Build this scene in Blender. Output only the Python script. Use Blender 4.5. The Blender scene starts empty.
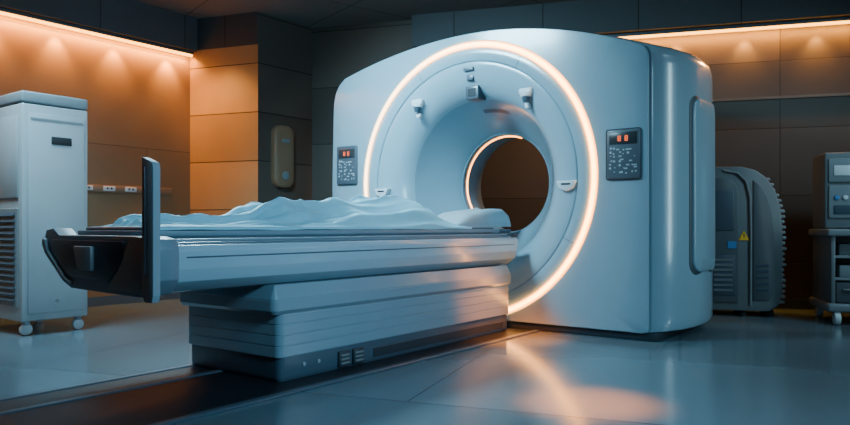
import bpy, bmesh, math, random
from mathutils import Vector, Matrix, noise
random.seed(4)
C = bpy.context.scene.collection
PI = math.pi
R = math.radians

# ------------------------------------------------------------------ materials
def mat(name, col, rough=.5, metal=0, emis=None, estr=0, coat=0, noise_amt=.04, bump=0, nscale=6):
    m = bpy.data.materials.new(name); m.use_nodes = True
    nt = m.node_tree; b = nt.nodes['Principled BSDF']
    b.inputs['Roughness'].default_value = rough
    b.inputs['Metallic'].default_value = metal
    b.inputs['Coat Weight'].default_value = coat
    b.inputs['Coat Roughness'].default_value = .12
    tc = nt.nodes.new('ShaderNodeTexCoord')
    nz = nt.nodes.new('ShaderNodeTexNoise'); nz.inputs['Scale'].default_value = nscale
    nz.inputs['Detail'].default_value = 4
    nt.links.new(tc.outputs['Object'], nz.inputs['Vector'])
    mx = nt.nodes.new('ShaderNodeMix'); mx.data_type = 'RGBA'
    a = [max(0, c*(1-noise_amt*2)) for c in col]; d = [min(1, c*(1+noise_amt*2)) for c in col]
    mx.inputs[6].default_value = (*a, 1); mx.inputs[7].default_value = (*d, 1)
    nt.links.new(nz.outputs['Fac'], mx.inputs[0])
    nt.links.new(mx.outputs[2], b.inputs['Base Color'])
    if bump:
        bp = nt.nodes.new('ShaderNodeBump'); bp.inputs['Strength'].default_value = bump
        bp.inputs['Distance'].default_value = .01
        n2 = nt.nodes.new('ShaderNodeTexNoise'); n2.inputs['Scale'].default_value = 120
        nt.links.new(tc.outputs['Object'], n2.inputs['Vector'])
        nt.links.new(n2.outputs['Fac'], bp.inputs['Height'])
        nt.links.new(bp.outputs['Normal'], b.inputs['Normal'])
    if emis:
        b.inputs['Emission Color'].default_value = (*emis, 1)
        b.inputs['Emission Strength'].default_value = estr
    return m

def panel_mat(name, col, mortar, pw, ph, rough=.5, msize=.006, axes='XZ', rot=0, off=.5, var=.12, coat=0, shift=(0,0), bstr=.5, dirt=.3, rvar=.25):
    m = bpy.data.materials.new(name); m.use_nodes = True
    nt = m.node_tree; b = nt.nodes['Principled BSDF']
    tc = nt.nodes.new('ShaderNodeTexCoord')
    sp = nt.nodes.new('ShaderNodeSeparateXYZ'); cb = nt.nodes.new('ShaderNodeCombineXYZ')
    nt.links.new(tc.outputs['Object'], sp.inputs[0])
    nt.links.new(sp.outputs['X'], cb.inputs['X'])
    nt.links.new(sp.outputs['Z' if axes == 'XZ' else 'Y'], cb.inputs['Y'])
    mp = nt.nodes.new('ShaderNodeMapping'); mp.inputs['Rotation'].default_value = (0,0,rot)
    mp.inputs['Location'].default_value = (shift[0], shift[1], 0)
    nt.links.new(cb.outputs[0], mp.inputs['Vector'])
    br = nt.nodes.new('ShaderNodeTexBrick'); br.offset = off
    br.inputs['Scale'].default_value = 1
    br.inputs['Brick Width'].default_value = pw; br.inputs['Row Height'].default_value = ph
    br.inputs['Mortar Size'].default_value = msize; br.inputs['Mortar Smooth'].default_value = .2
    br.inputs['Color1'].default_value = (*[c*(1-var) for c in col], 1)
    br.inputs['Color2'].default_value = (*[c*(1+var) for c in col], 1)
    br.inputs['Mortar'].default_value = (*mortar, 1)
    nt.links.new(mp.outputs[0], br.inputs['Vector'])
    nz = nt.nodes.new('ShaderNodeTexNoise'); nz.inputs['Scale'].default_value = 2; nz.inputs['Detail'].default_value = 3
    nt.links.new(tc.outputs['Object'], nz.inputs['Vector'])
    mx = nt.nodes.new('ShaderNodeMix'); mx.data_type = 'RGBA'; mx.blend_type = 'MULTIPLY'; mx.inputs[0].default_value = dirt
    nt.links.new(br.outputs['Color'], mx.inputs[6])
    nt.links.new(nz.outputs['Fac'], mx.inputs[7])
    hs = nt.nodes.new('ShaderNodeHueSaturation'); hs.inputs['Value'].default_value = 1+dirt*.45
    nt.links.new(mx.outputs[2], hs.inputs['Color'])
    nt.links.new(hs.outputs[0], b.inputs['Base Color'])
    mr = nt.nodes.new('ShaderNodeMapRange'); mr.inputs['To Min'].default_value = rough*(1-rvar); mr.inputs['To Max'].default_value = rough*(1+rvar)
    nt.links.new(nz.outputs['Fac'], mr.inputs['Value']); nt.links.new(mr.outputs[0], b.inputs['Roughness'])
    bp = nt.nodes.new('ShaderNodeBump'); bp.inputs['Strength'].default_value = bstr; bp.inputs['Distance'].default_value = .01; bp.invert = True
    nt.links.new(br.outputs['Fac'], bp.inputs['Height']); nt.links.new(bp.outputs['Normal'], b.inputs['Normal'])
    b.inputs['Coat Weight'].default_value = coat
    return m

M = {}
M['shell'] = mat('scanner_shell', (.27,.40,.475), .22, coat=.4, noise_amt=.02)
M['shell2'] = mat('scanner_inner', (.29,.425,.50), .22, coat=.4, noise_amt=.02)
M['tunnel'] = mat('tunnel_wall', (.22,.33,.395), .26, coat=.3, noise_amt=.02)  # stepped darker into the bore, its shade put into the colour
M['bore'] = mat('bore_liner', (.13,.20,.245), .32, noise_amt=.02)  # darkest step: depth shading of the bore is in this colour
M['seam'] = mat('seam_grey', (.04,.065,.08), .5)
M['dark'] = mat('dark_plastic', (.022,.032,.042), .4)
M['slate'] = mat('slate_plastic', (.055,.085,.115), .4, coat=.2)
M['panelgrey'] = mat('panel_grey', (.075,.10,.125), .4, coat=.2)
M['bracket'] = mat('bracket_grey', (.16,.22,.27), .45)
M['post'] = mat('post_grey', (.22,.295,.345), .6)
M['table'] = mat('table_shell', (.34,.46,.54), .26, coat=.3, noise_amt=.02)
M['table2'] = mat('table_base', (.20,.28,.335), .30, coat=.2, noise_amt=.02)
M['deck'] = mat('deck_grey', (.09,.13,.165), .35)
M['pad'] = mat('pad_grey', (.26,.31,.34), .5)
M['white'] = mat('white_plastic', (.65,.72,.76), .35)
M['cab'] = mat('cabinet_enamel', (.38,.42,.44), .4, noise_amt=.03)
M['cabtop'] = mat('cabinet_top', (.22,.26,.28), .4)
M['sheet'] = mat('sheet_cloth', (.26,.56,.68), .65, bump=.15, noise_amt=.04)
M['pillow'] = mat('pillow_cloth', (.36,.47,.53), .8, bump=.2)
M['steel'] = mat('steel', (.35,.38,.4), .3, metal=.9)
M['rubber'] = mat('rubber', (.02,.02,.022), .7)
M['beige'] = mat('beige_plastic', (.27,.165,.10), .4)
M['glass'] = mat('screen_glass', (.015,.02,.03), .3)
M['glass2'] = mat('panel_glass', (.03,.038,.045), .3)
M['red'] = mat('red_digits', (.6,.08,.02), .4, emis=(1,.13,.03), estr=1.8)
M['button'] = mat('button_grey', (.40,.47,.50), .4)
M['yellow'] = mat('warning_yellow', (.9,.5,.03), .5)
M['blue'] = mat('label_blue', (.05,.22,.5), .5)
M['strip'] = mat('strip_warm', (1,.6,.3), .5, emis=(1,.38,.035), estr=8)
M['machine'] = mat('machine_grey', (.085,.105,.12), .4, noise_amt=.06)
M['machine2'] = mat('machine_light', (.15,.18,.195), .4, noise_amt=.06)

def ring_mat(name, cl, cr, sl, sr):
    m = bpy.data.materials.new(name); m.use_nodes = True; nt = m.node_tree
    b = nt.nodes['Principled BSDF']
    tc = nt.nodes.new('ShaderNodeTexCoord'); sp = nt.nodes.new('ShaderNodeSeparateXYZ')
    nt.links.new(tc.outputs['Object'], sp.inputs[0])
    mr = nt.nodes.new('ShaderNodeMapRange'); mr.inputs['From Min'].default_value = -.9; mr.inputs['From Max'].default_value = .7
    nt.links.new(sp.outputs['X'], mr.inputs['Value'])
    mx = nt.nodes.new('ShaderNodeMix'); mx.data_type = 'RGBA'
    mx.inputs[6].default_value = (*cl,1); mx.inputs[7].default_value = (*cr,1)
    nt.links.new(mr.outputs[0], mx.inputs[0]); nt.links.new(mx.outputs[2], b.inputs['Emission Color'])
    m2 = nt.nodes.new('ShaderNodeMapRange'); m2.inputs['From Min'].default_value = -.9; m2.inputs['From Max'].default_value = .7
    m2.inputs['To Min'].default_value = sl; m2.inputs['To Max'].default_value = sr
    nt.links.new(sp.outputs['X'], m2.inputs['Value']); nt.links.new(m2.outputs[0], b.inputs['Emission Strength'])
    b.inputs['Base Color'].default_value = (1,.8,.6,1)
    return m
M['ring'] = ring_mat('ring_light', (1,.60,.30), (1,.42,.06), 9, 18)
M['ring_halo'] = ring_mat('ring_bloom', (.9,.30,.06), (1,.22,.008), 1.3, 6.5)  # orange bloom around the ring, painted as a glowing band
M['ring_in'] = ring_mat('bore_light', (1,.36,.06), (1,.30,.04), 10, 7)

# ------------------------------------------------------------------ mesh helpers
def merge(bm, t, mx=None):
    if mx: bmesh.ops.transform(t, matrix=mx, verts=t.verts)
    me = bpy.data.meshes.new('tmp'); t.to_mesh(me); t.free(); bm.from_mesh(me); bpy.data.meshes.remove(me)
def box(bm, x0,x1,y0,y1,z0,z1, bev=0, seg=3):
    t = bmesh.new()
    bmesh.ops.create_cube(t, size=1)
    for v in t.verts:
        v.co = Vector(((x0+x1)/2+v.co.x*(x1-x0), (y0+y1)/2+v.co.y*(y1-y0), (z0+z1)/2+v.co.z*(z1-z0)))
    if bev:
        bmesh.ops.bevel(t, geom=list(t.edges), offset=bev, segments=seg, profile=.5, affect='EDGES')
    merge(bm, t)
def cyl(bm, p0, p1, r, r2=None, seg=24, bev=0):
    p0 = Vector(p0); p1 = Vector(p1); d = p1-p0
    t = bmesh.new()
    bmesh.ops.create_cone(t, cap_ends=True, segments=seg, radius1=r, radius2=r if r2 is None else r2, depth=d.length)
    if bev:
        ed = [e for e in t.edges if abs(e.verts[0].co.z-e.verts[1].co.z) < 1e-6]
        bmesh.ops.bevel(t, geom=ed, offset=bev, segments=2, profile=.5, affect='EDGES')
    mx = Matrix.Translation((p0+p1)/2) @ d.to_track_quat('Z','Y').to_matrix().to_4x4()
    merge(bm, t, mx)
def loft(bm, rings, closed=True, cap0=False, cap1=False):
    vs = [[bm.verts.new(p) for p in r] for r in rings]
    n = len(rings[0])
    for a, b in zip(vs, vs[1:]):
        for i in range(n if closed else n-1):
            j = (i+1) % n
            bm.faces.new((a[i], a[j], b[j], b[i]))
    if cap0: bm.faces.new(vs[0][::-1])
    if cap1: bm.faces.new(vs[-1])
def prism(bm, pts, axis, a0, a1, bev=0):
    f = {'y': lambda p,a:(p[0],a,p[1]), 'x': lambda p,a:(a,p[0],p[1]), 'z': lambda p,a:(p[0],p[1],a)}[axis]
    t = bmesh.new()
    loft(t, [[f(p,a0) for p in pts],[f(p,a1) for p in pts]], True, True, True)
    bmesh.ops.recalc_face_normals(t, faces=t.faces)
    if bev: bmesh.ops.bevel(t, geom=list(t.edges), offset=bev, segments=2, profile=.5, affect='EDGES')
    merge(bm, t)
def rblock(bm, x0,x1,y0,y1,zs, r=.05, n=6):
    rings=[]
    for z,ins in zs:
        a0,a1,b0,b1=x0+ins,x1-ins,y0+ins,y1-ins; rr=max(.005,r-ins); ring=[]
        for cx,cy,st in ((a1-rr,b1-rr,0),(a0+rr,b1-rr,90),(a0+rr,b0+rr,180),(a1-rr,b0+rr,270)):
            for k in range(n+1):
                a=R(st+90*k/n); ring.append((cx+rr*math.cos(a), cy+rr*math.sin(a), z))
        rings.append(ring)
    loft(bm, rings, True, True, True)
def rplate(bm, x0,x1,z0,z1,ys, r, n=8):
    rings=[]
    for y,ins in ys:
        a0,a1,b0,b1=x0+ins,x1-ins,z0+ins,z1-ins; rr=max(.005,r-ins); ring=[]
        for cx,cz,st in ((a1-rr,b1-rr,0),(a0+rr,b1-rr,90),(a0+rr,b0+rr,180),(a1-rr,b0+rr,270)):
            for k in range(n+1):
                a=R(st+90*k/n); ring.append((cx+rr*math.cos(a), y, cz+rr*math.sin(a)))
        rings.append(ring)
    loft(bm, rings, True, True, True)
ZC = 1.11
def lathe_y(bm, prof, zc=ZC, seg=128):
    loft(bm, [[(r*math.cos(2*PI*i/seg), y, zc+r*math.sin(2*PI*i/seg)) for i in range(seg)] for r,y in prof])
def tube(bm, pts, r, seg=10, closed=False):
    rings = []
    n = len(pts)
    for i,p in enumerate(pts):
        p = Vector(p)
        a = Vector(pts[(i-1)%n]) if (closed or i>0) else p
        b = Vector(pts[(i+1)%n]) if (closed or i<n-1) else p
        d = (b-a).normalized()
        up = Vector((0,1,0)) if abs(d.y) < .9 else Vector((0,0,1))
        s = d.cross(up).normalized(); u = s.cross(d)
        rings.append([p+s*(r*math.cos(2*PI*k/seg))+u*(r*math.sin(2*PI*k/seg)) for k in range(seg)])
    if closed: rings.append(rings[0])
    loft(bm, rings, True, not closed, not closed)
    bmesh.ops.remove_doubles(bm, verts=bm.verts, dist=1e-6)
def obj(name, bm, m, parent=None, smooth=True, recalc=True, ang=32):
    if recalc: bmesh.ops.recalc_face_normals(bm, faces=bm.faces)
    me = bpy.data.meshes.new(name); bm.to_mesh(me); bm.free()
    if smooth:
        for p in me.polygons: p.use_smooth = True
        me.set_sharp_from_angle(angle=R(ang))
    o = bpy.data.objects.new(name, me); me.materials.append(m); C.objects.link(o)
    if parent: o.parent = parent
    return o
def thing(name, label, cat, loc=(0,0,0), rotz=0, group=None):
    o = bpy.data.objects.new(name, None); C.objects.link(o)
    o.location = loc; o.rotation_euler = (0,0,rotz); o['label'] = label; o['category'] = cat
    o.empty_display_size = .1
    if group: o['group'] = group
    return o
def tag(o, label, cat, group=None):
    o['label'] = label; o['category'] = cat
    if group: o['group'] = group
    return o
def B(): return bmesh.new()
def bx(name, m, parent, *a, **k):
    b = B(); box(b, *a, **k); return obj(name, b, m, parent)

# ------------------------------------------------------------------ room
CEIL = 2.95
A37 = R(37)
U = Vector((math.sin(A37), math.cos(A37), 0)); V = Vector((math.cos(A37), -math.sin(A37), 0))
L0 = Vector((-2.50,7.45,0)); L1 = L0 - U*6.0
Cc = Vector((-1.708,7.16,0)); D = Vector((-1.249,7.74,0))
Vb = Vector((math.cos(R(16)), -math.sin(R(16)), 0))
E = D + Vb*6.75
F = Vector((E.x, -1.5, 0)); G = Vector((L1.x, -1.5, 0))

mw_left = panel_mat('wall_panels_warm', (.27,.165,.083), (.12,.07,.035), 3.2, .98, rough=.42, shift=(.9,.42), var=.05, msize=.004, bstr=.3)
mw_col = panel_mat('column_panels_lit', (.44,.27,.13), (.07,.04,.02), 6, .50, rough=.42, shift=(1,.07), var=.16)  # front colour brightened to carry the strip's orange glow
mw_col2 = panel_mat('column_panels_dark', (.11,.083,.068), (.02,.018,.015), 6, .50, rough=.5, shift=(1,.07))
mw_back = panel_mat('wall_panels_slate', (.11,.088,.075), (.025,.02,.017), 5.2, .62, rough=.6, off=0, shift=(.5,.2), var=.22, msize=.004)
mw_soff = panel_mat('soffit_panels', (.06,.07,.08), (.012,.012,.012), .9, 3, rough=.6)
m_ceil = panel_mat('ceiling_tiles', (.17,.17,.175), (.04,.04,.04), 1.2, 1.2, rough=.8, axes='XY', rot=-A37, off=0, var=.05)
m_floor = panel_mat('floor_tiles', (.12,.18,.215), (.05,.08,.10), 2.2, 1.4, rough=.17, axes='XY', rot=R(20), off=.5, var=.16, msize=.005, bstr=.15, dirt=.06, rvar=.04)

def wall(name, a, b, m, z0=0, z1=CEIL, th=.12, off=0):
    d = b-a; ln = d.length; ang = math.atan2(d.y, d.x)
    bm = B(); box(bm, 0, ln, off, off+th, z0, z1)
    o = obj(name, bm, m, None, smooth=False)
    o.location = a; o.rotation_euler = (0,0,ang); o['kind'] = 'structure'
    return o
wall('wall_left', L1, L0, mw_left)
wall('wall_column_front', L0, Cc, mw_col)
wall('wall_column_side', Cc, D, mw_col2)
wall('wall_back', D, E, mw_back)
wall('wall_right', E, F, mw_back)
wall('wall_front', F, G, mw_back)
wall('wall_side', G, L1, mw_back)
wall('trim_1', L1, L0, mw_soff, 2.60, CEIL, .13, -.13)
wall('trim_2', D+Vb*1.2, E, mw_soff, 2.62, CEIL, .15, -.15)
wall('trim_3', L0, Cc, mw_soff, 2.62, CEIL, .012, -.014)
wall('trim_4', D+Vb*3.2, E, mat('trim_brown',(.15,.115,.09),.4), 1.93, 1.955, .015, -.017)
for i,(a,b) in enumerate(((L1,L0),(L0,Cc),(Cc,D),(D,E))):
    wall('baseboard_'+('left','column','column_side','back')[i], a, b, M['slate'], 0, .09, .02, -.022)
poly = [L1,L0,Cc,D,E,F,G]
bm = B(); prism(bm, [(p.x*1.02,p.y*1.02) for p in poly], 'z', -.08, 0); o = obj('floor', bm, m_floor, None, False); o['kind']='structure'
bm = B(); prism(bm, [(p.x*1.02,p.y*1.02) for p in poly], 'z', CEIL, CEIL+.08); o = obj('ceiling', bm, m_ceil, None, False); o['kind']='structure'

def strip(name, a, b, z, inset, label, e=20, tilt=22, scallops=()):
    d = (b-a); ln = d.length; ang = math.atan2(d.y, d.x)
    t = thing(name, label, 'light strip', (a.x,a.y,z), ang)
    bm = B(); box(bm, 0, ln, -inset-.03, -inset+.005, 0, .03, .004, 2); obj('housing', bm, M['slate'], t)
    bm = B(); box(bm, .01, ln-.01, -inset-.026, -inset-.002, -.024, 0.0, .004, 2); obj('diffuser', bm, M['strip'], t)
    la = bpy.data.lights.new('strip_lamp','AREA'); la.shape='RECTANGLE'; la.size=ln; la.size_y=.03
    la.color=(1,.37,.04); la.energy = e*ln
    lo = bpy.data.objects.new('strip_lamp', la); C.objects.link(lo); lo.parent = t
    lo.location = (ln/2, -inset-.014, -.034); lo.rotation_euler = (R(tilt),0,0)
    for x,ee in scallops:
        la = bpy.data.lights.new('strip_spot','SPOT'); la.spot_size=R(80); la.spot_blend=.9; la.color=(1,.42,.07); la.energy=ee; la.shadow_soft_size=.02  # spots added below the strip to throw scallops down the wall
        lo = bpy.data.objects.new('strip_spot', la); C.objects.link(lo); lo.parent = t
        lo.location = (x, -inset-.02, -.05); lo.rotation_euler = (R(20),0,0)
    return t
strip('light_strip', L0-U*5, L0-U*.02, 2.565, .065, 'warm orange linear light strip under the soffit above the white cabinet, left', 14, 34, [(4.72,38),(4.15,30),(3.6,30),(3.05,30),(2.5,30)])
strip('light_strip', D+Vb*2.9, E-Vb*.1, 2.585, .06, 'warm orange linear light strip under the soffit to the right of the scanner', 8, 40, [(.9,13),(1.5,13),(2.1,13),(2.7,13)])

# dark floor track
O = Vector((.321,5.415,0)); RZ = -A37
tr = thing('floor_track', 'near-black recessed floor track with metal edge rails running under the patient table', 'floor track', O, RZ)
mt_ = mat('track_dark',(.008,.012,.017),.45); mt_.node_tree.nodes['Principled BSDF'].inputs['Specular IOR Level'].default_value=.25
bx('track_plate', mt_, tr, -.26,.62,-6.2,-.02,.0,.006)
for w in (-.26,-.02,.62):
    bx('rail', M['slate'], tr, w-.02,w+.02,-6.2,-.02,.0,.012, bev=.003, seg=1)

# ------------------------------------------------------------------ gantry
g = thing('scanner_gantry', 'large pale blue ring-shaped medical scanner with glowing orange ring around its bore', 'scanner', O, RZ)
def topz(w): return 2.245-(.315 if w>0 else .22)*(w/1.42)**2
pts = []
for i in range(45): pts.append((-1.38+2.76*i/44, .05))
pts += [(1.41,.06),(1.42,.085)]
for i in range(1,31): pts.append((1.42, .085+(1.83-.085)*i/30))
pts += [(1.418,1.875),(1.408,1.912),(1.385,1.943)]
for i in range(60): 
    w = 1.35-(1.35+1.22)*i/59; pts.append((w, topz(w)))
pts += [(-1.30,2.06),(-1.365,2.01),(-1.41,1.935),(-1.43,1.85)]
for i in range(1,30): pts.append((-1.43-.02*math.sin(PI*i/30), 1.85-(1.85-.08)*i/30))
pts += [(-1.425,.065)]
def sc(p, k, kz, dz=0): return (p[0]*k, ZC+(p[1]-ZC)*kz)
def ringpts(k, kz, y): return [(sc(p,k,kz)[0], y, max(.05, sc(p,k,kz)[1])) for p in pts]
def circ(r, y): 
    out=[]
    for p in pts:
        a = math.atan2(p[1]-ZC, p[0]); out.append((r*math.cos(a), y, ZC+r*math.sin(a)))
    return out
RO = 1.070
bm = B(); loft(bm, [circ(RO,.045), circ(RO,.006), circ(RO+.006,0)] + [[tuple(Vector(a).lerp(Vector(b),t)) for a,b in zip(circ(RO+.006,0), ringpts(.992,.993,0))] for t in (.33,.66,1)] + [ringpts(.997,.998,.004), ringpts(1,1,.014)])
obj('front_panel', bm, M['shell'], g)
bm = B(); loft(bm, [ringpts(.985,.985,.012), ringpts(.996,.996,.016), ringpts(.997,.996,.040), ringpts(.985,.985,.046)]); obj('edge_gasket', bm, M['seam'], g)
bm = B()
prof = [(0.030,.990,.996),(.030,1.003,1.0),(.036,1.012,1.0),(.10,1.052,.999),(.25,1.105,.995),(.4,1.135,.99),(.55,1.145,.985),(.7,1.145,.98),(.85,1.125,.975),(1.0,1.085,.965),(1.1,1.04,.955),(1.17,.97,.94),(1.2,.90,.90)]
loft(bm, [ringpts(k,kz,y) for y,k,kz in prof] + [circ(.66,1.2)])
obj('housing', bm, M['shell'], g)
bm = B(); box(bm, -1.36,1.47,.02,1.08,0,.055,.01,2); obj('plinth', bm, M['dark'], g)
bm = B(); lathe_y(bm, [(RO,.045),(1.018,.045),(1.018,.012),(1.012,.004),(.99,0),(.935,.003),(.922,.010),(.919,.02)]); obj('face_ring', bm, M['shell2'], g)
fprof = [(.919,.02),(.912,.012),(.905,.010),(.86,.016),(.82,.027),(.78,.044),(.745,.066),(.715,.092),(.69,.120),(.668,.152),(.650,.185)]
tprof = [(.650,.185),(.632,.222),(.608,.268),(.580,.318),(.550,.370),(.520,.418),(.490,.464),(.462,.507),(.440,.542),(.426,.568)]
allp = fprof+tprof[1:]
def fy(r):
    for a,b in zip(allp, allp[1:]):
        if b[0] <= r <= a[0]: return a[1]+(b[1]-a[1])*(a[0]-r)/max(1e-6,a[0]-b[0])
    return 0
bm = B(); lathe_y(bm, fprof+[(.648,.19)]); obj('funnel', bm, M['shell2'], g)
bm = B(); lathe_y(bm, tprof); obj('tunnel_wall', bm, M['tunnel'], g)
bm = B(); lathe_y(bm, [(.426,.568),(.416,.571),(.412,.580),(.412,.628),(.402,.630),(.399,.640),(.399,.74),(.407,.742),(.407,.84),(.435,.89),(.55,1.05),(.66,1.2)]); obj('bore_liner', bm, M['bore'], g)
def circle_pts(r, y, n=160): return [(r*math.cos(2*PI*i/n), y, ZC+r*math.sin(2*PI*i/n)) for i in range(n)]
bm = B(); tube(bm, circle_pts(1.044,-.003), .0115, 10, True); obj('light_ring', bm, M['ring'], g)
bm = B(); lathe_y(bm, [(1.070,.02),(1.067,.004),(1.021,.004),(1.018,.02)]); obj('ring_bloom', bm, M['ring_halo'], g)  # flat band carrying the painted halo of the light ring
bm = B(); tube(bm, [(.405*math.cos(R(a)), .622, ZC+.405*math.sin(R(a))) for a in range(70,216,2)], .0065, 8, False); obj('bore_light', bm, M['ring_in'], g)
for dg in (62,118,-28,208):
    a=R(dg); c,s_=math.cos(a),math.sin(a)
    b=B(); tube(b,[(.925*c,.006,ZC+.925*s_),(.96*c,-.0,ZC+.96*s_),(1.012*c,.001,ZC+1.012*s_)],.002,6); obj('panel_seam',b,M['seam'],g)
def side_w(y):
    for a,b in zip(prof[2:], prof[3:]):
        if a[0] <= y <= b[0]:
            t=(y-a[0])/(b[0]-a[0]); return 1.42*(a[1]+(b[1]-a[1])*t)
    return 1.42
def side_patch(name, y0,y1,z0,z1,out,m):
    cy=(y0+y1)/2; cz=(z0+z1)/2; hy=(y1-y0)/2; hz=(z1-z0)/2; r=.09; n=8
    def ring(ins, w):
        out_=[]
        for sy,sz,st in ((1,1,0),(-1,1,90),(-1,-1,180),(1,-1,270)):
            for k in range(n+1):
                a=R(st+90*k/n); y=cy+sy*(hy-r)+(r-ins)*math.cos(a); z=cz+sz*(hz-r)+(r-ins)*math.sin(a)
                out_.append((side_w(y)*(1-.012*abs(z-1)) + w, y, z))
        return out_
    rings=[ring(0,-.03),ring(0,out-.008),ring(.003,out-.003),ring(.010,out),ring(.03,out+.003),ring(.08,out+.006)]
    b=B(); loft(b, rings, True, False, True); return obj(name,b,m,g)
side_patch('cover_gasket', .31,.80,.42,1.65,.014,M['seam'])
side_patch('side_cover', .335,.78,.445,1.625,.032,M['shell'])
for s in (-1,1):
    w = 1.255*s; z = 1.29 if s<0 else 1.235
    b = B(); box(b, w-.12,w+.12,-.014,.004,z-.17,z+.17,.016,3); cp = obj('control_panel', b, M['panelgrey'], g)
    b = B(); box(b, w-.095,w+.095,-.018,-.012,z+.065,z+.145,.004,2); obj('display', b, M['glass2'], cp)
    for q in (-.024,.024):
        b = B()
        for zz in (z+.089,z+.104,z+.119): box(b, w+q-.009,w+q+.009,-.0205,-.017,zz-.0025,zz+.0025)
        box(b, w+q-.010,w+q-.006,-.0205,-.017,z+.088,z+.120); box(b, w+q+.006,w+q+.010,-.0205,-.017,z+.088,z+.120)
        obj('digit', b, M['red'], cp)
    rnd = random.Random(11)
    for r in range(7):
        for c in range(7):
            if rnd.random() < .28: continue
            b = B(); xx=w-.084+c*.028+rnd.uniform(-.009,.009); zz=z+.035-r*.026+rnd.uniform(-.007,.007)
            if rnd.random()<.25: box(b, xx-.012,xx+.010,-.018,-.012,zz-.005,zz+.005,.002,1)
            else: cyl(b, (xx,-.013,zz),(xx,-.018,zz), rnd.choice((.004,.006,.008)), seg=12)
            obj('button', b, M['button'], cp)
def sensor(w,z):
    y=fy(math.hypot(w,z-ZC))
    b = B(); box(b, w-.056,w+.056,y-.045,y+.03,z+.008,z+.058,.018,3)
    sn = obj('sensor', b, M['white'], g)
    b = B(); cyl(b,(w,y-.025,z-.002),(w,y-.025,z-.048),.032,.022,seg=20,bev=.004); obj('sensor_lens', b, M['slate'], sn)
    b = B(); cyl(b,(w,y-.023,z+.010),(w,y-.023,z-.008),.043,seg=20,bev=.004); obj('sensor_collar', b, M['white'], sn)
    b = B(); box(b, w-.018,w+.018,y-.018,y+.03,z-.09,z-.052,.006,2); obj('sensor_foot', b, M['white'], sn)
sensor(-.49,1.735); sensor(.51,1.71)
for w in (-.86,.84):
    y=fy(.85)+.003
    b = B(); prism(b, [(w-.075,1.075),(w+.075,1.075),(w+.055,1.025),(w+.0,1.0),(w-.055,1.025)], 'y', y-.035,y+.03,.006); ll=obj('marker_lamp', b, M['white'], g)
    b = B(); box(b,w-.035,w+.035,y-.039,y-.033,1.045,1.058,.002,1); obj('lamp_lens', b, M['glass'], ll)
b = B(); box(b,-.03,.06,-.002,.04,1.957,1.982,.006,2); obj('indicator_bar', b, M['slate'], g)
b = B(); box(b,-.015,.045,.022,.07,1.885,1.93,.006,2); obj('indicator_light', b, M['slate'], g)
b = B(); box(b,-.045,.075,.050,.17,1.745,1.85,.008,3); hd=obj('head_display', b, M['slate'], g)
b = B(); box(b,-.024,.054,.046,.052,1.765,1.83,.003,1); obj('display', b, M['glass'], hd)
b = B()
rows=[]
for k in range(15):
    a=R(94-k*1.7); rows.append([(r*math.cos(a), fy(r)-.006, ZC+r*math.sin(a)) for r in (.590,.580,.567)])
loft(b, rows, closed=False); obj('laser_window', b, M['slate'], g)

# ------------------------------------------------------------------ patient table
t = thing('patient_table', 'long motorised grey patient table on a stepped pedestal leading into the scanner', 'patient table', O, RZ)
def sym(right): return right + [(-a,b) for a,b in right[::-1]]
sl = sym([(.27,.462),(.385,.478),(.45,.522),(.470,.575),(.478,.650),(.466,.674)])
b = B(); prism(b, sl, 'y', -2.86,-.04, .003); obj('table_frame', b, M['table'], t)
b = B(); box(b,-.42,.42,-2.86,-.04,.674,.686,.004,2); obj('deck', b, M['deck'], t)
b = B(); box(b,.474,.4795,-2.80,-.10,.622,.627,.001,1); obj('edge_stripe', b, M['slate'], t)
b = B()
cr = [(-.31,.712),(-.28,.686),(.28,.686),(.31,.712),(.31,.734),(-.31,.734)]
prism(b, cr, 'y', -2.86,-.02, .003); obj('cradle', b, M['bracket'], t)
b = B(); prism(b, [(-.13,.720),(-.12,.704),(.12,.704),(.13,.720),(.13,.734),(-.13,.734)], 'y', -.02,.46,.004); obj('cradle_tongue', b, M['deck'], t)
b = B(); box(b,-.275,.275,-2.84,-.05,.732,.750,.008,3); obj('mattress', b, M['deck'], t)
for s in (-1,1):
    b = B(); box(b,s*.385-.015,s*.385+.015,-2.80,-.06,.686,.70,.005,2); obj('side_rail', b, M['bracket'], t)
cap = [(-.40,.745),(-.47,.735),(-.49,.69),(-.47,.625),(-.29,.492),(-.23,.470),(.34,.458),(.43,.472),(.484,.535),(.486,.66),(.47,.70),(.40,.712),(-.34,.712)]
b = B(); prism(b, cap, 'y', -2.93,-2.84,.005); ec = obj('end_cap', b, M['bracket'], t)
b = B(); prism(b, [(-.405,.690),(-.42,.645),(-.25,.525),(.10,.512),(.22,.60),(.22,.69)], 'y', -2.936,-2.92,.004); obj('end_recess', b, M['slate'], ec)
b = B(); prism(b, [(-.17,.665),(-.13,.56),(-.01,.555),(-.01,.665)], 'y', -2.955,-2.93,.010); obj('end_handle', b, M['pad'], ec)
b = B(); prism(b, [(.13,.488),(.36,.476),(.43,.485),(.470,.535),(.478,.66),(.465,.705),(.30,.712),(.235,.60)], 'y', -2.950,-2.925,.004); obj('end_wing', b, M['bracket'], ec)
b = B(); prism(b, [(-.475,.70),(-.485,.672),(-.455,.627),(-.275,.500),(-.22,.485),(-.215,.500),(-.262,.515),(-.435,.640),(-.455,.69)], 'y', -2.945,-2.925,.003); obj('end_rim', b, M['pad'], ec)
b = B(); prism(b, [(.420,.48),(.440,.450),(.490,.450),(.500,.48),(.500,.985),(.492,1.005),(.420,1.030)], 'y', -2.968,-2.936,.0015); up=obj('upright_post', b, M['post'], t)
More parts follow.
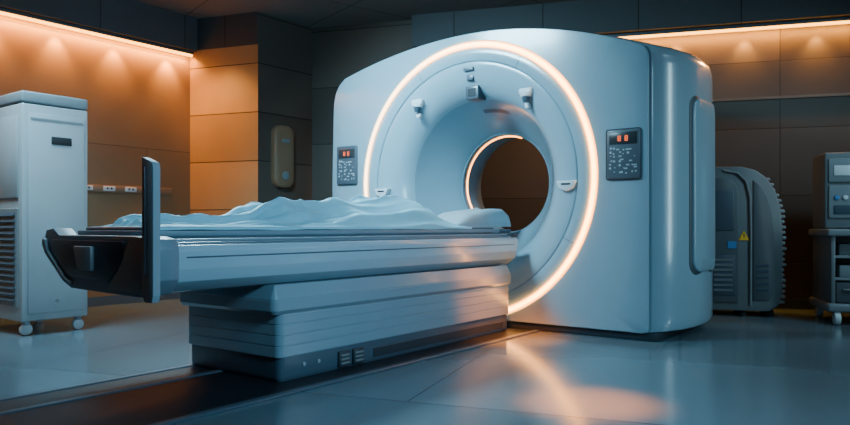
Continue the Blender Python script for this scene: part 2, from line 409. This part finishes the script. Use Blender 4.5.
b = B(); prism(b, [(.432,.56),(.446,.56),(.446,.99),(.432,.99)], 'y', -2.971,-2.967,.001); obj('post_inlay', b, M['slate'], up)
# pedestal
b = B(); rblock(b,-.308,.465,-2.325,-.10,[(.333,.014),(.336,.012),(.352,0),(.400,0),(.402,.0015),(.405,.0015),(.407,.001),(.4735,.030)],.035); obj('pedestal_top', b, M['table2'], t, ang=14)
grooves=[]
for z0,z1 in ((.126,.176),(.180,.228),(.232,.280),(.284,.328)):
    grooves += [(z0,.0030),(z0+.0015,0),(z1-.0015,0),(z1,.0030)]
b = B(); rblock(b,-.290,.452,-2.285,-.11,[(.123,.004)]+grooves+[(.335,.004)],.035); lo_ = obj('pedestal_body', b, M['table2'], t, ang=25)
b = B(); rblock(b,-.280,.444,-2.272,-.12,[(.0,.014),(.012,.004),(.03,0),(.12,0),(.128,.0)],.035); ft=obj('pedestal_foot', b, M['slate'], t)
for s0 in (-1.88,-1.77):
    b = B(); box(b,.43,.458,s0,s0+.085,.018,.100,.005,2); pt=obj('socket_panel', b, M['dark'], ft)
    b = B()
    for k in range(3): box(b,.452,.462,s0+.012,s0+.073,.032+k*.021,.043+k*.021)
    obj('socket_slots', b, M['machine2'], pt)
for s0 in (-2.12,-2.02):
    b = B(); cyl(b,(.43,s0,.075),(.452,s0,.075),.010,seg=14); obj('bolt', b, M['pad'], ft)
b = B(); box(b,.436,.4465,-1.60,-.2,.03,.08,.0015,1); obj('kick_strip', b, M['dark'], ft)

# ------------------------------------------------------------------ sheet over the bed
pr = [(-2.80,.752),(-2.75,.786),(-2.68,.802),(-2.58,.788),(-2.38,.782),(-2.20,.808),(-2.06,.870),(-1.95,.898),(-1.80,.893),(-1.62,.880),(-1.487,.888),(-1.36,.892),(-1.2,.913),(-1.0,.936),(-.80,.932),(-.66,.902),(-.54,.845),(-.44,.790),(-.36,.755)]
def ph(s):
    for a,b_ in zip(pr,pr[1:]):
        if a[0] <= s <= b_[0]:
            k=(s-a[0])/(b_[0]-a[0]); k=k*k*(3-2*k); return a[1]+(b_[1]-a[1])*k
    return .752
def crease(x,y,z,k=5.5,p=1.0):
    return max(0,1-abs(noise.noise(Vector((x,y,z))))*k)**p
b = B(); NS=560; NW=140
rows=[]
S0,S1=-2.80,-.37
for i in range(NS+1):
    s = S0+(S1-S0)*i/NS
    row=[]
    H = ph(s)-.752
    legs = max(0,min(1,(-1.62-s)/.45)); legs=legs*legs*(3-2*legs)
    es = max(0,min(1,(s-S0)/.09))*max(0,min(1,(S1-s)/.06)); es=es**.6
    shoulder=.180+.045*math.exp(-((s+.85)/.22)**2)+.02*math.exp(-((s+1.5)/.2)**2)
    for j in range(NW+1):
        q = -1+2*j/NW
        edge = .290+.010*noise.noise(Vector((s*2.2,q*1.0,7)))
        w = q*edge
        body = math.exp(-(abs(w)/shoulder)**2.6)
        sep=.095+.02*math.sin(s*3)
        lg = max(math.exp(-((w-sep)/.062)**2), math.exp(-((w+sep)/.062)**2))
        lg = .25*body+.75*lg
        arm = .042*math.exp(-((w-.222)/.030)**2)*max(0,1-((s+1.15)/.55)**2)**.6 if abs(s+1.15)<.55 else 0
        f = body*(1-legs)+lg*legs
        wx=.12*noise.noise(Vector((s*1.1,w*2.0,9)))
        c1 = crease((s+wx)*1.0+w*2.6, w*8.0-s*1.0, .3, 4.0)
        c2 = crease((s-wx)*1.9-w*5.5, w*3+s*.8, 4.3, 4.6)
        c3 = crease((s+wx*1.5)*.7+w*1.2, (w+wx*.35)*16.0, 12.3, 3.4)
        c4 = crease(s*4.5+w*2.0, w*2.2, 21.0, 5)*max(math.exp(-((s+1.75)/.28)**2), .7*math.exp(-((s+.75)/.2)**2))
        ed = (1-abs(q)**6)*es
        z = .752 + H*f + arm + (.020*c1+.017*c2+.023*c3+.013*c4)*ed*(.35+.65*f**.5) - .009*es
        z = max(z, .7525)
        row.append((w, s, z))
    rows.append(row)
rows=[[ (r[0][0]-.004,r[0][1],.737) ]+r+[ (r[-1][0]+.004,r[-1][1],.737-.006*noise.noise(Vector((r[0][1]*4,0,0)))) ] for r in rows]
rows=[[(p[0],S0-.008,.7515 if 0<k_<len(rows[0])-1 else .737) for k_,p in enumerate(rows[0])]]+rows
loft(b, rows, closed=False)
for f in b.faces: f.normal_update()
if sum(f.normal.z for f in b.faces) < 0: bmesh.ops.reverse_faces(b, faces=b.faces)
sh = obj('bed_sheet', b, M['sheet'], recalc=False, ang=180); sh.location=O; sh.rotation_euler=(0,0,RZ)
tag(sh, 'rumpled light blue cloth sheet lying in folds along the patient table', 'sheet')
# head support
hp=[(-.36,.012,.13),(-.34,.03,.15),(-.26,.075,.165),(-.15,.115,.17),(.0,.135,.165),(.14,.15,.155),(.27,.16,.15),(.36,.155,.14),(.44,.125,.13),(.475,.06,.12),(.48,.02,.11)]
b=B(); rg=[]
for s,h,hw in hp:
    ring=[]
    for k in range(41):
        a=PI*k/40; cx=math.cos(a); sx=math.sin(a)
        x=hw*math.copysign(abs(cx)**.55,cx); z=.752+h*abs(sx)**.6*(1-.22*math.exp(-(x/.07)**2)*(1 if s>-.2 else 0))
        n=.014*noise.noise(Vector((s*9,x*12,1)))*sx
        ring.append((x,s,max(.752,z+n)))
    rg.append(ring)
loft(b, rg, True, True, True)
hs=obj('head_support', b, M['pillow'], None, ang=60); hs.location=O; hs.rotation_euler=(0,0,RZ)
tag(hs, 'low pale grey cloth-covered head support on the table reaching into the bore', 'head rest')

# ------------------------------------------------------------------ left cabinet
cl = thing('equipment_cabinet', 'tall pale grey metal cabinet on casters at the left with side louvres and small screen', 'cabinet', (-2.746,4.77,0), RZ)
b = B(); box(b,-.75,0,0,.456,.10,1.60,.012,3); obj('body', b, M['cab'], cl)
b = B(); box(b,-.75,.002,-.002,.458,1.605,1.685,.014,3); obj('lid', b, M['cabtop'], cl)
b = B(); box(b,.0,.010,.035,.425,.15,1.54,.006,2); dr=obj('door', b, M['cab'], cl)
b = B(); box(b,.009,.016,.19,.33,1.33,1.385,.004,2); obj('display', b, M['rubber'], dr)
b = B(); box(b,.009,.013,.05,.41,1.49,1.505); obj('door_trim', b, M['cabtop'], dr)
b = B(); cyl(b,(.008,.23,.23),(.018,.23,.23),.012,seg=16); obj('lock', b, M['steel'], dr)
b = B(); box(b,-.70,-.05,-.010,.0,.95,1.52,.006,2); obj('side_panel', b, M['cab'], cl)
lv = bx('louvre_panel', M['cabtop'], cl, -.70,-.05,-.008,.0,.2,.88, bev=.004, seg=1)
b = B()
for k in range(15):
    z=.24+k*.042; prism(b, [(-.022,z),(-.008,z+.026),(-.008,z)], 'x', -.66,-.09)
obj('louvres', b, M['slate'], lv)
for x in (-.68,-.06):
    for y in (.05,.41):
        b = B(); box(b,x-.022,x+.022,y-.02,y+.02,.07,.105,.004,1); k=obj('caster', b, M['steel'], cl)
        b = B(); cyl(b,(x-.018,y,.041),(x+.018,y,.041),.04,seg=24,bev=.006); obj('wheel', b, M['white'], k)

# ------------------------------------------------------------------ wall fittings
def on_wall(a, b_, name, label, cat, dist, z):
    d=(b_-a).normalized(); p=a+d*dist
    return thing(name,label,cat,(p.x,p.y,z), math.atan2(d.y,d.x))
wd = on_wall(Cc, D, 'wall_dispenser', 'tall rounded brown wall unit mounted on the column beside the scanner', 'wall unit', .30, 1.49)
b = B(); rplate(b,-.135,.135,-.33,.33,[(-.001,0),(-.045,0),(-.062,.008),(-.072,.025),(-.075,.06)],.10); obj('body', b, M['beige'], wd)
b = B(); cyl(b,(0,-.072,-.20),(0,-.084,-.20),.045,seg=24,bev=.004); obj('push_button', b, M['cabtop'], wd)
b = B(); box(b,-.05,.05,-.080,-.072,.14,.18,.006,2); obj('display', b, M['cabtop'], wd)
so = on_wall(L1, L0, 'socket_rail', 'pale wall rail with a row of socket plates beside the tall cabinet', 'socket rail', 6-.85, 1.13)
b = B(); box(b,-.42,.62,-.025,-.001,-.05,.02,.006,2); obj('rail', b, M['beige'], so)
for k in range(4):
    b = B(); box(b,-.34+k*.22,-.22+k*.22,-.035,-.024,-.035,.012,.004,2); p=obj('socket_plate', b, M['white'], so)
    for xx in (-.30,-.26):
        b = B(); cyl(b,(xx+k*.22,-.034,-.01),(xx+k*.22,-.038,-.01),.01,seg=12); obj('socket_hole', b, M['dark'], p)

# ------------------------------------------------------------------ right machine
RB = -R(16)
mc = thing('cooling_unit', 'grey floor-standing machine with rounded ribbed side and warning triangle behind scanner', 'machine', (2.36,5.92,0), RB)
case = [(0,.05),(.50,.05),(.575,.10),(.60,.20),(.605,.72),(.59,.90),(.55,1.05),(.48,1.16),(.40,1.225),(.30,1.255),(0,1.26)]
b = B(); prism(b, case, 'y', .0,.42,.014); obj('body', b, M['machine2'], mc)
b = B(); prism(b, [(.02,.12),(.265,.12),(.265,1.02),(.25,1.10),(.21,1.15),(.02,1.17)], 'y', -.014,.002,.006); dp=obj('front_door', b, M['machine'], mc)
b = B(); box(b,.04,.23,-.020,-.012,.72,1.06,.006,2); obj('door_window', b, M['slate'], dp)
b = B(); box(b,.05,.24,-.022,-.012,.18,.52,.006,2); vp=obj('vent_panel', b, M['slate'], dp)
b = B()
for k in range(7): box(b,.07,.22,-.027,-.02,.21+k*.042,.232+k*.042,.003,1)
obj('vent_slats', b, M['machine2'], vp)
b = B(); box(b,.18,.25,-.020,-.012,.57,.63,.002,1); obj('label_plate', b, M['blue'], dp)
b = B(); prism(b, [(.268,.64),(.352,.64),(.310,.72)], 'y', -.008,.001); wt=obj('warning_triangle', b, M['yellow'], mc)
b = B(); box(b,.307,.313,-.011,-.007,.665,.695); obj('warning_mark', b, M['dark'], wt)
b = B(); prism(b, [(.38,.14),(.50,.14),(.53,.20),(.535,.70),(.52,.87),(.485,1.00),(.43,1.10),(.38,1.14)], 'y', -.010,.004,.006); sp_=obj('side_panel', b, M['machine'], mc)
b = B()
for k in range(5): box(b,.40,.50,-.014,-.008,.22+k*.05,.245+k*.05,.003,1)
obj('side_slots', b, M['slate'], sp_)
rn = random.Random(3)
for k in range(24):
    z=.12+k*.044
    xr=.598 if z<.75 else .598-(z-.75)**2*.80
    xr+=rn.uniform(-.010,.008)
    b = B(); prism(b, [(xr-.05,z),(xr+.022,z-.002),(xr+.034,z+.010),(xr+.024,z+.026),(xr-.05,z+.028)], 'y', .012,.39,.004); obj('rib', b, M['cabtop'], mc)
b = B(); tube(b, [(.36,-.008,.10),(.362,-.012,.7),(.355,-.012,1.0),(.325,-.012,1.13),(.26,-.012,1.20),(.15,-.008,1.225)], .009, 10); obj('edge_trim', b, M['cabtop'], mc)
for x in (.05,.31,.52):
    for y in (.06,.34):
        b = B(); cyl(b,(x,y,0),(x,y,.07),.03,.022,seg=16); obj('foot', b, M['rubber'], mc)

# ------------------------------------------------------------------ right cart
ct = thing('equipment_cart', 'grey shelved equipment cart on casters with control unit on top, right edge', 'cart', (3.11,5.36,0), RB)
b = B(); box(b,-.03,.93,-.03,.57,.10,.165,.02,3); bs=obj('base', b, M['cabtop'], ct)
for x in (.02,.86):
    for y in (.0,.5):
        b = B(); box(b,x-.002,x+.042,y-.002,y+.042,.075,.11,.004,1); k=obj('caster', b, M['cabtop'], ct)
        b = B(); cyl(b,(x+.02-.022,y+.01,.052),(x+.02+.022,y+.01,.052),.051,seg=24,bev=.008); obj('wheel', b, M['white'], k)
for x in (.0,.87):
    b = B(); box(b,x,x+.03,.0,.55,.16,.69,.006,2); obj('side_panel', b, M['machine2'], ct)
b = B(); box(b,.02,.88,.52,.55,.16,.69); obj('back_panel', b, M['machine'], ct)
for z in (.34,.51):
    b = B(); box(b,.02,.88,.02,.53,z,z+.022,.004,1); obj('shelf', b, M['cabtop'], ct)
b = B(); box(b,-.03,.93,-.03,.57,.68,.735,.014,3); obj('worktop', b, M['cabtop'], ct)
b = B(); box(b,.035,.865,.0,.50,.172,.325,.008,2); dw=obj('drawer', b, M['machine'], ct)
b = B(); box(b,.08,.30,-.018,.002,.26,.278,.004,1); obj('handle', b, M['steel'], dw)
b = B(); box(b,.07,.34,.05,.45,.362,.455,.010,2); obj('storage_tray', b, M['cabtop'], ct)
b = B(); box(b,.07,.30,.06,.45,.532,.62,.010,2); obj('storage_tray', b, M['machine2'], ct)
b = B(); box(b,-.01,.82,.14,.52,.737,1.335,.015,3); cu=obj('control_unit', b, M['machine2'], ct)
b = B(); box(b,.015,.79,.125,.142,1.10,1.285,.008,2); obj('upper_fascia', b, M['cabtop'], cu)
b = B(); box(b,.015,.79,.125,.142,.82,1.075,.008,2); obj('lower_fascia', b, M['cabtop'], cu)
b = B(); box(b,.05,.18,.118,.127,1.15,1.23,.006,2); obj('display', b, M['white'], cu)
for x,z,r in ((.23,1.19,.022),(.30,1.19,.022)):
    b = B(); cyl(b,(x,.126,z),(x,.10,z),r,seg=24,bev=.004); obj('knob', b, M['blue'] if x==.23 else M['slate'], cu)
for k in range(4):
    b = B(); cyl(b,(.07+k*.06,.126,.98),(.07+k*.06,.112,.98),.018,seg=16,bev=.003); obj('button', b, M['white'] if k%2 else M['blue'], cu)
b = B(); box(b,.05,.30,.118,.127,.85,.92,.006,2); obj('connector_panel', b, M['slate'], cu)

# ------------------------------------------------------------------ lights
def area(loc, target, size, sy, col, e, spread=180):
    la = bpy.data.lights.new('unseen_light','AREA'); la.shape='RECTANGLE'; la.size=size; la.size_y=sy; la.color=col; la.energy=e; la.spread=R(spread)
    o = bpy.data.objects.new('unseen_light', la); C.objects.link(o); o.location=loc
    o.rotation_euler = (Vector(target)-Vector(loc)).to_track_quat('-Z','Y').to_euler(); return o
area((-1.3,4.3,2.85),(-.1,5.6,1.5),.8,.5,(.40,.80,1),84,98)
area((-2.7,4.2,2.85),(-2.4,4.9,.0),.9,.6,(.44,.80,1),36,95)  # unseen cool light added to make the left floor paler
area((1.9,.6,2.3),(-.5,3.5,.45),1.2,.8,(.34,.72,1),30,85)  # cool front light added to lift the dark table side
area((4.3,3.3,1.5),(2.0,4.7,1.1),.18,2.2,(.50,.84,1),15,120)  # narrow out-of-view light added for a glossy highlight on the curved side
area((3.5,3.9,2.85),(3.1,5.7,.7),.8,.5,(.45,.80,1),9,100)  # extra cool light added above the right-hand cart
area((-1.9,5.5,2.6),(-.7,4.0,.8),.5,.4,(.50,.86,1),28,60)  # rim light added behind the table to model the sheet folds
def spot(loc, target, ang, col, e, blend=1, soft=.08):
    la = bpy.data.lights.new('spot','SPOT'); la.spot_size=R(ang); la.spot_blend=blend; la.color=col; la.energy=e; la.shadow_soft_size=soft
    o = bpy.data.objects.new('spot', la); C.objects.link(o); o.location=loc
    o.rotation_euler = (Vector(target)-Vector(loc)).to_track_quat('-Z','Y').to_euler()
spot((.60,2.3,2.85),(.70,2.98,0),14,(1,.20,.012),3000)  # unseen warm spot added to make the orange patch on the floor
spot((.2,3.0,2.85),(.58,4.76,0),15,(1,.20,.012),4200)  # second added spot, for the orange patch before the gantry
spot((-2.62,6.75,2.52),(-2.05,7.30,1.75),75,(1,.42,.08),70)  # added for the golden hotspot on the column at the strip's end
spot((-2.2,6.2,1.9),(-2.55,6.9,0),60,(1,.36,.06),60)  # added for a warm glow on the floor by the left wall
spot((2.3,6.2,2.7),(1.2,7.0,1.1),80,(1,.40,.06),170)  # hidden spot added so the view through the bore turns orange
spot((3.1,5.9,2.5),(1.9,5.05,1.9),45,(1,.40,.08),70)  # added to give the gantry's upper right edge a warm rim
spot((3.6,5.6,2.4),(3.0,5.9,.7),40,(1,.40,.08),45)
w = bpy.data.worlds.new('w'); bpy.context.scene.world=w; w.use_nodes=True
w.node_tree.nodes['Background'].inputs[0].default_value=(.05,.10,.16,1); w.node_tree.nodes['Background'].inputs[1].default_value=.2

cam = bpy.data.cameras.new('cam'); co = bpy.data.objects.new('cam', cam); C.objects.link(co)
co.location=(0,0,.75); co.rotation_euler=(R(90),0,0)
cam.sensor_width=36; cam.lens=36*700/850; cam.shift_y=14.5/850; cam.clip_start=.05
bpy.context.scene.camera=co
